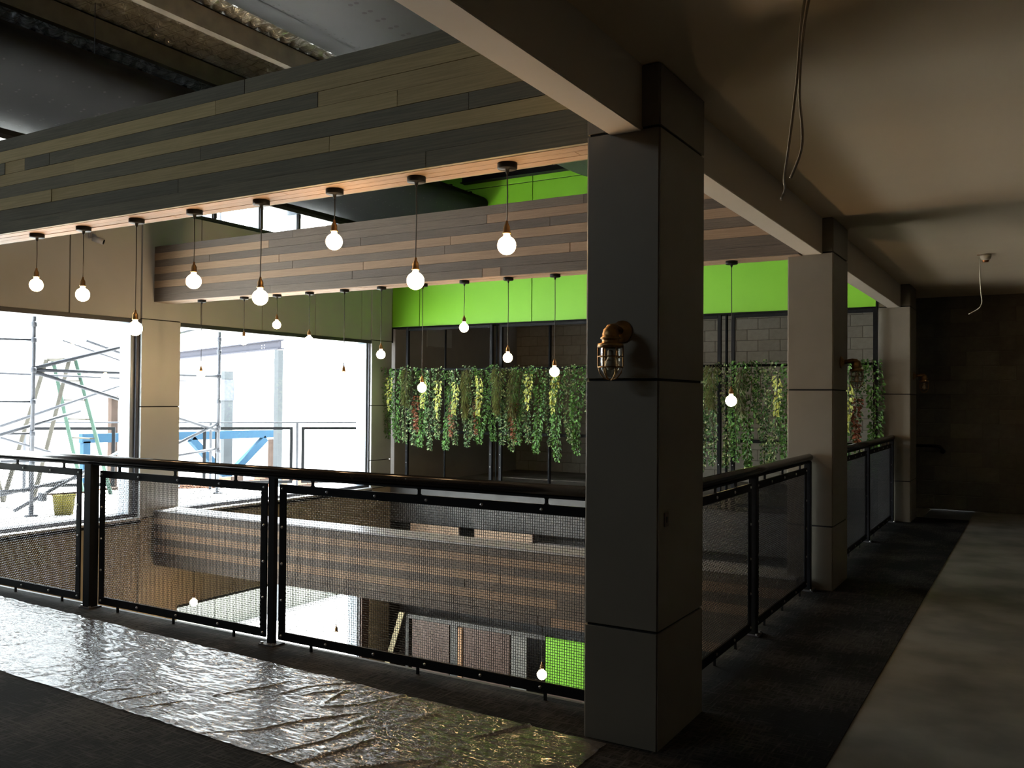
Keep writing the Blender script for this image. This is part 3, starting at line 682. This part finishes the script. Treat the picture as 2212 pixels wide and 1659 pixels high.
LM = {}
def leafmat(n, c, c2):
    m = mat('leaf_' + n, c, .55, var=.3, scale=20, col2=c2); return m
G1, G2, G3 = leafmat('bright', (.17, .37, .085), (.10, .26, .05)), leafmat('mid', (.105, .23, .065), (.06, .15, .04)), leafmat('deep', (.055, .125, .042), (.03, .075, .025))
G4, G5 = leafmat('pale', (.42, .48, .24), (.25, .34, .14)), leafmat('yellow', (.58, .60, .14), (.40, .46, .09))
G6, G7 = leafmat('moss', (.36, .36, .19), (.24, .25, .12)), leafmat('rust', (.26, .07, .03), (.14, .05, .02))
M_STEM = mat('vine_stem', (.10, .08, .04), .8)
def foliage(L_, R_, n, size, mats, wts, seed, strand=False, droop=.35):
    rr = random.Random(seed); vs = []; fs = []; mi = []
    ph = rr.random() * 6
    def ctr(s): return Vector((.03 * math.sin(ph + s * 4.2), .02 * math.cos(ph * 2 + s * 3), -s))
    for _ in range(n):
        s = L_ * rr.random() ** .92; taper = (1 - .68 * (s / L_) ** 1.8)
        a = rr.random() * 2 * math.pi; rad = R_ * taper * math.sqrt(rr.random())
        c_ = ctr(s) + Vector((math.cos(a) * rad, math.sin(a) * rad * .8, rr.uniform(-.01, .02)))
        out = Vector((math.cos(a), math.sin(a) * .9 - .25, 0)).normalized()
        if strand:
            ln = rr.uniform(.06, .13); d = (out * .5 + Vector((rr.uniform(-.5, .5), 0, -1))).normalized(); wd = .0028
        else:
            ln = size * rr.uniform(.7, 1.35); d = (out + Vector((rr.uniform(-.7, .7), rr.uniform(-.5, .3), -droop - rr.random() * .8))).normalized(); wd = ln * rr.uniform(.3, .42)
        side = d.cross(Vector((rr.uniform(-.5, .5), -1, rr.uniform(-.5, .9)))).normalized(); nr = side.cross(d) * ln * .14
        b = len(vs)
        vs += [c_, c_ + d * ln * .45 + side * wd + nr, c_ + d * ln, c_ + d * ln * .45 - side * wd + nr, c_ + d * ln * .5]
        fs += [(b, b + 1, b + 4), (b + 1, b + 2, b + 4), (b, b + 4, b + 3), (b + 4, b + 2, b + 3)]
        q = rr.choices(range(len(mats)), wts)[0]; mi += [q] * 4
    me = bpy.data.meshes.new('foliage'); me.from_pydata([tuple(v) for v in vs], [], fs)
    for m in mats: me.materials.append(m)
    me.polygons.foreach_set('material_index', mi)
    bm = bmesh.new(); tube(bm, [ctr(L_ * k / 8) for k in range(9)], .004, 5); ms = bpy.data.meshes.new('stem'); bm.to_mesh(ms); bm.free(); ms.materials.append(M_STEM)
    return me, ms
V = {
    'green': [foliage(1.22, .105, 520, .040, [G1, G2, G3], [5, 4, 2], s) for s in (1, 2, 3)],
    'dark': [foliage(1.22, .10, 520, .034, [G2, G3, G4], [3, 5, 2.2], s) for s in (4, 5)],
    'pale': [foliage(1.20, .10, 480, .033, [G4, G2, G3], [3, 4, 2], s) for s in (6, 7)],
    'yellow': [foliage(.50, .055, 95, .045, [G5, G4], [5, 1], s, droop=1.2) for s in (8, 9)],
    'moss': [foliage(.66, .085, 300, .1, [G6, G4], [2, 1], s, True) for s in (10, 11)],
    'rust': [foliage(.85, .05, 130, .05, [G7, G3], [4, 1], 12, droop=.9)],
}
NOUN = {'green': 'bright green ivy vine', 'dark': 'dark green variegated vine', 'pale': 'pale green small leaved vine', 'yellow': 'short yellow green succulent strand', 'moss': 'olive wispy moss strand', 'rust': 'rust red leaf strand'}
cnt = {}
def vine(kind, x, y, z, sc, place):
    me, ms = rnd.choice(V[kind])
    t = thing('hanging_vine', 'artificial %s, %s' % (NOUN[kind], place), 'hanging vine', (x, y, z), 'vines trailing in front of the recess', rnd.uniform(-.5, .5))
    o = link('foliage', me, t); o.scale = (1, 1, sc); o.rotation_euler = (rnd.uniform(-.02, .02), rnd.uniform(-.03, .03), 0); tag(o, kind='stuff')
    o = link('stem', ms, t); o.scale = (1, 1, sc)
seq = ['green', 'green', 'pale', 'dark', 'green', 'dark', 'pale', 'green', 'dark', 'dark', 'pale', 'green', 'green', 'dark', 'pale', 'green', 'dark', 'green', 'dark', 'green', 'pale', 'green', 'dark', 'pale']
N_ = 46; idx = 0; visible = []
tmp = []
for i in range(N_):
    x = -9.41 + i * (7.62 / (N_ - 1))
    if -5.6 < x < -4.15: continue       # wholly behind the nearest column
    tmp.append((x, i))
def count_word(k):
    a = ['', 'first', 'second', 'third', 'fourth', 'fifth', 'sixth', 'seventh', 'eighth', 'ninth', 'tenth', 'eleventh', 'twelfth', 'thirteenth', 'fourteenth', 'fifteenth', 'sixteenth', 'seventeenth', 'eighteenth', 'nineteenth']
    if k < 20: return a[k]
    return {2: 'twenty', 3: 'thirty', 4: 'forty'}[k // 10] + ('-' + a[k % 10] if k % 10 else 'th')
lft = [q for q in tmp if q[0] < -5]; rgt = [q for q in tmp if q[0] > -5]
for n_, (x, i) in enumerate(lft):
    place = 'leftmost of the row at the facade' if n_ == 0 else '%s of the hanging row counted from the facade' % count_word(n_ + 1)
    kind = seq[i % len(seq)]
    vine(kind, x + rnd.uniform(-.02, .02), 11.80 + rnd.uniform(-.05, .05), 1.985 + rnd.uniform(-.03, .05), rnd.uniform(.95, 1.14), place)
for n_, (x, i) in enumerate(rgt):
    place = '%s of the row right of the nearest column' % count_word(n_ + 1)
    kind = seq[i % len(seq)]
    vine(kind, x + rnd.uniform(-.02, .02), 11.80 + rnd.uniform(-.05, .05), 1.985 + rnd.uniform(-.03, .05), rnd.uniform(1.0, 1.22), place)
for n_, (x, dz) in enumerate(((-9.33, -.12), (-8.61, -.13), (-8.33, -.17), (-7.98, -.22), (-7.55, -.12), (-6.66, -.08), (-6.20, -.10), (-2.93, -.15), (-2.05, -.22))):
    vine('yellow', x, 11.68, 1.97 + dz, rnd.uniform(.9, 1.25), '%s of the yellowish strands from the facade' % ordinal(n_))
for n_, (x, dz) in enumerate(((-8.95, .0), (-7.80, -.02), (-7.20, .0), (-6.90, -.02), (-3.80, .0), (-3.40, -.04))):
    vine('moss', x, 11.70, 1.99 + dz, rnd.uniform(.85, 1.15), '%s of the wispy strands from the facade' % ordinal(n_))
for n_, (x, z) in enumerate(((-8.80, 1.55), (-8.1, 1.45), (-7.62, 1.5), (-6.95, 1.45), (-1.95, 1.55))):
    vine('rust', x, 11.76, z, .7, '%s of the reddish strands from the facade' % ordinal(n_))

# ------------------------------------------------------------------ lower level seen through the mesh
for nm, x0, x1, lb in (('timber_bulkhead', -8.95, -7.99, 'timber clad bulkhead panel low on the back wall, nearer the facade'), ('timber_bulkhead', -7.69, -6.64, 'timber clad bulkhead panel low on the back wall, nearer the white ledge')):
    t = thing(nm, lb, 'panel', (x0, 11.82, -1.5), 'timber panels under the grey fascia')
    rr = random.Random(5)
    for k in range(10):
        box('plank', 0, x1 - x0, 0, .025, k * .0935, k * .0935 + .092, rr.choice(WD2 + WS if k > 7 else WL2 + WD2), t, .001)
    box('end_trim', x1 - x0 - .004, x1 - x0 + .02, -.01, .03, 0, .94, M_BROWN, t)
t = thing('ledge_shelf', 'pale laminate ledge at the back of the lower room', 'ledge', (-6.60, 11.45, -.83))
box('top', 0, 5.2, 0, .5, .11, .13, M_CAP, t, .003); box('edge', 0, 5.2, -.01, .0, .02, .13, M_WHITE, t); box('fascia', 0, 5.2, 0, .02, -.9, .02, M_BROWN, t)
t = thing('bar_counter', 'brown panelled bar front with a grey frame on the lower level', 'counter', (-9.0, 11.78, -3.25))
box('top_rail', 0, 2.62, 0, .1, 1.12, 1.19, M_GREY, t, .003); box('end_post', 0, .06, 0, .1, 0, 1.12, M_GREY, t)
xx = .12
for k, wdt in enumerate((.74, .14, .95, .28)):
    m = (M_BROWN, M_GREY, M_BROWN, M_PANELD)[k]; box('panel', xx, xx + wdt, .02, .05, .02, 1.11, m, t, .002); xx += wdt + .02
box('trim', 1.04, 1.12, .0, .02, .02, 1.10, mat('tan_board', (.36, .2, .1), .6), t)
t = thing('green_board', 'lime green panel on the lower level behind the lit bulb', 'panel', (-6.33, 11.70, -3.25))
box('board', 0, 2.4, 0, .03, .38, 1.20, M_GREEN, t, .002); box('plinth', 0, 2.4, .002, .03, 0, .375, M_BROWN, t)
t = thing('leaning_board', 'pale unpainted board leaning beside the dark doorway on the lower level', 'board', (-9.12, 11.60, -3.25))
bm = bmesh.new(); q = [(-.30, 0, 0), (-.20, 0, 0), (.03, .12, 1.22), (.13, .12, 1.22)]
va = [bm.verts.new(v) for v in (q[0], q[1], q[3], q[2])]; vb = [bm.verts.new((v.co.x, v.co.y + .02, v.co.z)) for v in va]
bm.faces.new(va); bm.faces.new(vb[::-1])
for k in range(4): bm.faces.new((va[k], vb[k], vb[(k + 1) % 4], va[(k + 1) % 4]))
bmesh.ops.recalc_face_normals(bm, faces=bm.faces[:])
t2 = done('face', bm, mat('raw_pine', (.62, .55, .34), .7, var=.15, scale=6), t)

# ------------------------------------------------------------------ outside
bm = bmesh.new()
poly = [(-9.78, 1.5), (-9.78, 12.1), (-9.85, 12.1), (-14.0, 7.9), (-14.0, 1.5)]
top = [bm.verts.new((x, y, -.02)) for x, y in poly]; bot = [bm.verts.new((x, y, -.28)) for x, y in poly]
bm.faces.new(top); bm.faces.new(bot[::-1])
for k in range(5): bm.faces.new((top[k], bot[k], bot[(k + 1) % 5], top[(k + 1) % 5]))
bmesh.ops.recalc_face_normals(bm, faces=bm.faces[:])
tag(done('deck_floor', bm, M_DECK), 'bright balcony deck outside the tall windows', kind='structure')
tag(box('ground', -60, XW - .2, -20, 60, -3.45, -3.25, M_DECK), 'bright ground outside', kind='structure')
t = thing('boundary_wall', 'pale panelled boundary wall outside at ground level', 'wall', (-14.6, 6.0, -3.25))
for k in range(12): box('panel', 0, .1, k * 1.1, k * 1.1 + 1.09, 0, 1.15, mat('pale_green_grey_panel', (.13, .135, .115), .7), t, .003)
def tb(t, a, b, rad=.024, m=M_STEEL, name='tube'):
    o = Vector(t.location); return tubeobj(name, [Vector(a) - o, Vector(b) - o], rad, m, t, 10)
t = thing('scaffold', 'grey tube scaffold standing on the deck outside the windows', 'scaffold', (-11.0, 6.55, -.02))
P1, P2, P3, P4 = (-10.9, 6.54), (-11.1, 9.66), (-12.2, 6.3), (-12.3, 9.4)
for q in (P1, P2):
    tb(t, (*q, 0), (*q, 5.0), name='standard'); lat('base_jack', [(0, 0), (.08, .0), (.08, .012), (.03, .016), (.03, .12), (0, .12)], M_STEEL, t, 12, (q[0] + 11, q[1] - 6.55, 0))
    for z in (.35, .64, 1.02, 1.42, 1.82, 2.2, 2.4): lat('coupler', [(.024, z - .035), (.036, z - .03), (.036, z + .03), (.024, z + .035)], M_STEEL, t, 10, (q[0] + 11, q[1] - 6.55, .02))
tb(t, (*P1, 1.82), (*P2, 1.82), name='ledger'); tb(t, (-12.2, 6.6, 1.80), (-12.3, 10, 1.76), .016, name='ledger')
tb(t, (*P1, 1.84), (-11.1, 9.66, 2.66), name='brace'); tb(t, (*P1, 1.80), (-11.1, 9.66, .96), name='brace')
tb(t, (-11.0, 6.15, 1.0), (-11.0, 7.25, 1.30), .022, name='brace'); tb(t, (-12.2, 6.86, 1.07), (-12.2, 9.7, 1.98), .02, name='brace')
tb(t, (-11.0, 8.6, .72), (-11.1, 9.64, 1.07), .022, name='brace'); tb(t, (-11, 8.6, .60), (-11.1, 9.6, .68), .022, name='brace')
tb(t, (-12.2, 6.87, .92), (-12.2, 8.3, .45), .018, name='brace'); tb(t, (-12.2, 8.12, 2.32), (-12.2, 9.6, 1.92), .02, name='brace'); tb(t, (-12.2, 7.75, 2.3), (-12.2, 9.6, 1.80), .012, name='brace')
for z in (2.2, 1.42, 1.02): tb(t, (*P1, z), (-11.6, 5.4, z), .016, name='transom')
tb(t, (-11.0, 6.2, .27), (-11.0, 7.31, .42), .022, name='brace'); tb(t, (-10.95, 6.35, 0.06), (-11.0, 7.9, .75), .022, name='brace'); tb(t, (-11.0, 5.6, .33), (*P1, .31), .02, name='transom')
tb(t, (-11.0, 6.2, .68), (-11.0, 7.4, .64), .02, name='transom')
for nm, x, y, lb, mm in (('step_ladder', -12.55, 7.95, 'tall step ladder with green fibreglass stiles behind the scaffold tubes', M_TEAL), ('step_ladder', -12.9, 6.5, 'timber coloured step ladder at the left edge outside', M_LADDER)):
    t = thing(nm, lb, 'ladder', (x, y, -.02))
    for dy in (-.24, .24):
        for s, mt in ((-1, M_LADDER), (1, mm)):
            a, b = Vector((0, s * .62 + dy * .3, 0)), Vector((0, s * .05 + dy * .3, 2.05))
            bm = bmesh.new(); tube(bm, [a + Vector((dy, 0, 0)), a.lerp(b, .45) + Vector((dy * .9, 0, 0)), b + Vector((dy * .7, 0, 0))], .034, 4); done('stile', bm, mt, t)
    for k in range(1, 7):
        z = k * .29; y_ = .62 - .57 * z / 2.05; bm = bmesh.new(); bx(bm, -.22, .22, y_ - .04, y_ + .04, z - .01, z + .01); done('tread', bm, M_LADDER, t)
    box('top_cap', -.2, .2, -.1, .1, 2.03, 2.07, M_LADDER, t)
t = thing('bucket', 'dirty yellow bucket with a brush laid across it, on the deck outside', 'bucket', (-10.72, 6.86, -.02))
lat('pail', [(0, .004), (.105, .004), (.108, 0), (.135, .24), (.142, .24), (.142, .255), (.13, .255), (.105, .02), (0, .02)], M_BUCKET, t, 22)
tubeobj('brush_handle', [(-.12, -.16, .262), (.14, .2, .275)], .011, M_PALEBR, t, 8); bm = bmesh.new(); bx(bm, -.19, -.10, -.24, -.16, .18, .29, .01); done('brush_head', bm, M_STEEL, t)
# outdoor balustrade on the diagonal deck edge
LEN = math.hypot(3.9, 3.9)
t = thing('deck_balustrade', 'thin framed balustrade along the far edge of the deck outside', 'balustrade', (-13.62, 8.05, 0), None, math.radians(45))
box('top_rail', 0, LEN, -.02, .02, 1.06, 1.085, M_STEEL, t)
n = 4; pw = LEN / n
for k in range(n):
    a, b = k * pw + .07, (k + 1) * pw - .07
    box('top_bar', a, b, -.01, .01, .955, 1.0, M_BLACK, t); box('bottom_bar', a, b, -.01, .01, .06, .11, M_BLACK, t)
    box('side_bar', a, a + .05, -.01, .01, .11, .955, M_BLACK, t); box('side_bar', b - .05, b, -.01, .01, .11, .955, M_BLACK, t)
    box('post', k * pw - .02, k * pw + .02, -.02, .02, -.02, 1.06, M_STEEL, t)
# neighbour's steelwork
t = thing('blue_trestle', 'blue painted steel trestle with V braces beyond the deck', 'trestle', (-16, 13.0, 0))
def bar(t, a, b, wd, m, name='bar', dx=.12):
    a, b = Vector(a), Vector(b); d = (b - a).normalized(); s = Vector((0, -d.z, d.y)) * wd / 2; bm = bmesh.new()
    va = [bm.verts.new(p) for p in (a + s, b + s, b - s, a - s)]; vb = [bm.verts.new(v.co + Vector((-dx, 0, 0))) for v in va]
    bm.faces.new(va); bm.faces.new(vb[::-1])
    for k in range(4): bm.faces.new((va[k], vb[k], vb[(k + 1) % 4], va[(k + 1) % 4]))
    bmesh.ops.recalc_face_normals(bm, faces=bm.faces[:]); done(name, bm, m, t)
bar(t, (0, -2.4, .66), (0, 2.7, .60), .18, M_BLUE, 'top_beam'); bar(t, (0, .22, .56), (0, 1.1, -.25), .16, M_BLUE, 'brace'); bar(t, (0, 2.4, .50), (0, 1.4, -.25), .16, M_BLUE, 'brace')
bar(t, (0, 1.25, -3.2), (0, 1.25, -.2), .2, M_BLUE, 'leg'); bar(t, (0, -2.3, -3.2), (0, -2.3, .6), .15, M_BLUE, 'leg')
t = thing('steel_post', 'pale grey steel post standing behind the blue trestle', 'post', (-16.6, 14.75, -3.25)); bar(t, (0, 0, 0), (0, 0, 5.35), .26, mat('pale_steel', (.06, .065, .07), .9, spec=.05), 'shaft'); bar(t, (.02, -.15, 4.9), (.02, .15, 4.9), .5, M_STEEL, 'cleat')
for x, y, zt, m, lb in ((-17, 12.0, 1.5, M_PALEBR, 'weathered brown post outside, left of the pair seen through the first window'), (-17, 12.65, 1.5, M_ORANGE, 'orange brown post outside, right of the pair seen through the first window'), (-17, 16.6, .4, M_PALEBR, 'brown post outside seen right of the blue braces')):
    t = thing('timber_post', lb, 'post', (x, y, -3.25)); bar(t, (0, 0, 0), (0, 0, 3.25 + zt), .16, m, 'shaft'); bar(t, (.02, -.1, 3.2 + zt), (.02, .1, 3.2 + zt), .06, m, 'cap_plate')
t = thing('roof_beam', 'big bolted grey steel roof beam outside the second window', 'beam', (-13.9, 13.75, 0))
d = Vector((-.925, .381, 0)); L_ = 9.0
bm = bmesh.new()
for z0, z1, hw in ((2.52, 2.545, .07), (2.545, 2.70, .012), (2.70, 2.725, .07)):
    s = Vector((.381, .925, 0)) * hw
    q = [bm.verts.new(p + Vector((0, 0, z))) for z in (z0, z1) for p in (-s - d * .0, s - d * 0, s + d * L_, -s + d * L_)]
    for a in ((0, 1, 2, 3), (7, 6, 5, 4), (0, 4, 5, 1), (1, 5, 6, 2), (2, 6, 7, 3), (3, 7, 4, 0)): bm.faces.new([q[k] for k in a])
bmesh.ops.recalc_face_normals(bm, faces=bm.faces[:]); done('girder', bm, mat('mauve_grey_steel', (.04, .04, .05), .9, spec=.05), t)
for a in (.9, 1.05):
    for z in (2.59, 2.65): 
        bm = bmesh.new(); lathe(bm, [(0, -.02), (.02, -.018), (.022, 0)], 8, (d.x * a + .0, d.y * a, z)); done('bolt', bm, M_WHITE, t)
bar(t, (0, 0, -3.25), (0, 0, 2.5), .14, mat('pale_steel', (.06, .065, .07), .9, spec=.05), 'post')
t = thing('brick_wall', 'low faded orange brick wall outside beyond the deck', 'wall', (-15.4, 8.6, -3.25))
rr = random.Random(2)
for j in range(7):
    for k in range(24): box('brick', 0, .1, k * .34 + (j % 2) * .17, k * .34 + (j % 2) * .17 + .325, 2.15 + j * .12, 2.15 + j * .12 + .11, rr.choice((M_ORANGE, M_PALEBR, M_CAP)), t)
box('base', .0, .1, 0, 8.3, 0, 2.14, M_CAP, t)
t = thing('neighbour_building', 'washed out pale building far beyond the deck', 'building', (-30, 8, -3.25))
box('wall', -4, 0, 0, 30, 0, 6.2, M_WHITE, t); box('roof', -4.4, .4, -.4, 30.4, 6.2, 6.45, M_STEEL, t)
for k in range(6):
    w_ = box('window', .0, .03, 2 + k * 4, 3.6 + k * 4, 3.6, 5.0, M_CAP, t); box('pane', .03, .04, 2.1 + k * 4, 3.5 + k * 4, 3.7, 4.9, M_ALU, w_)
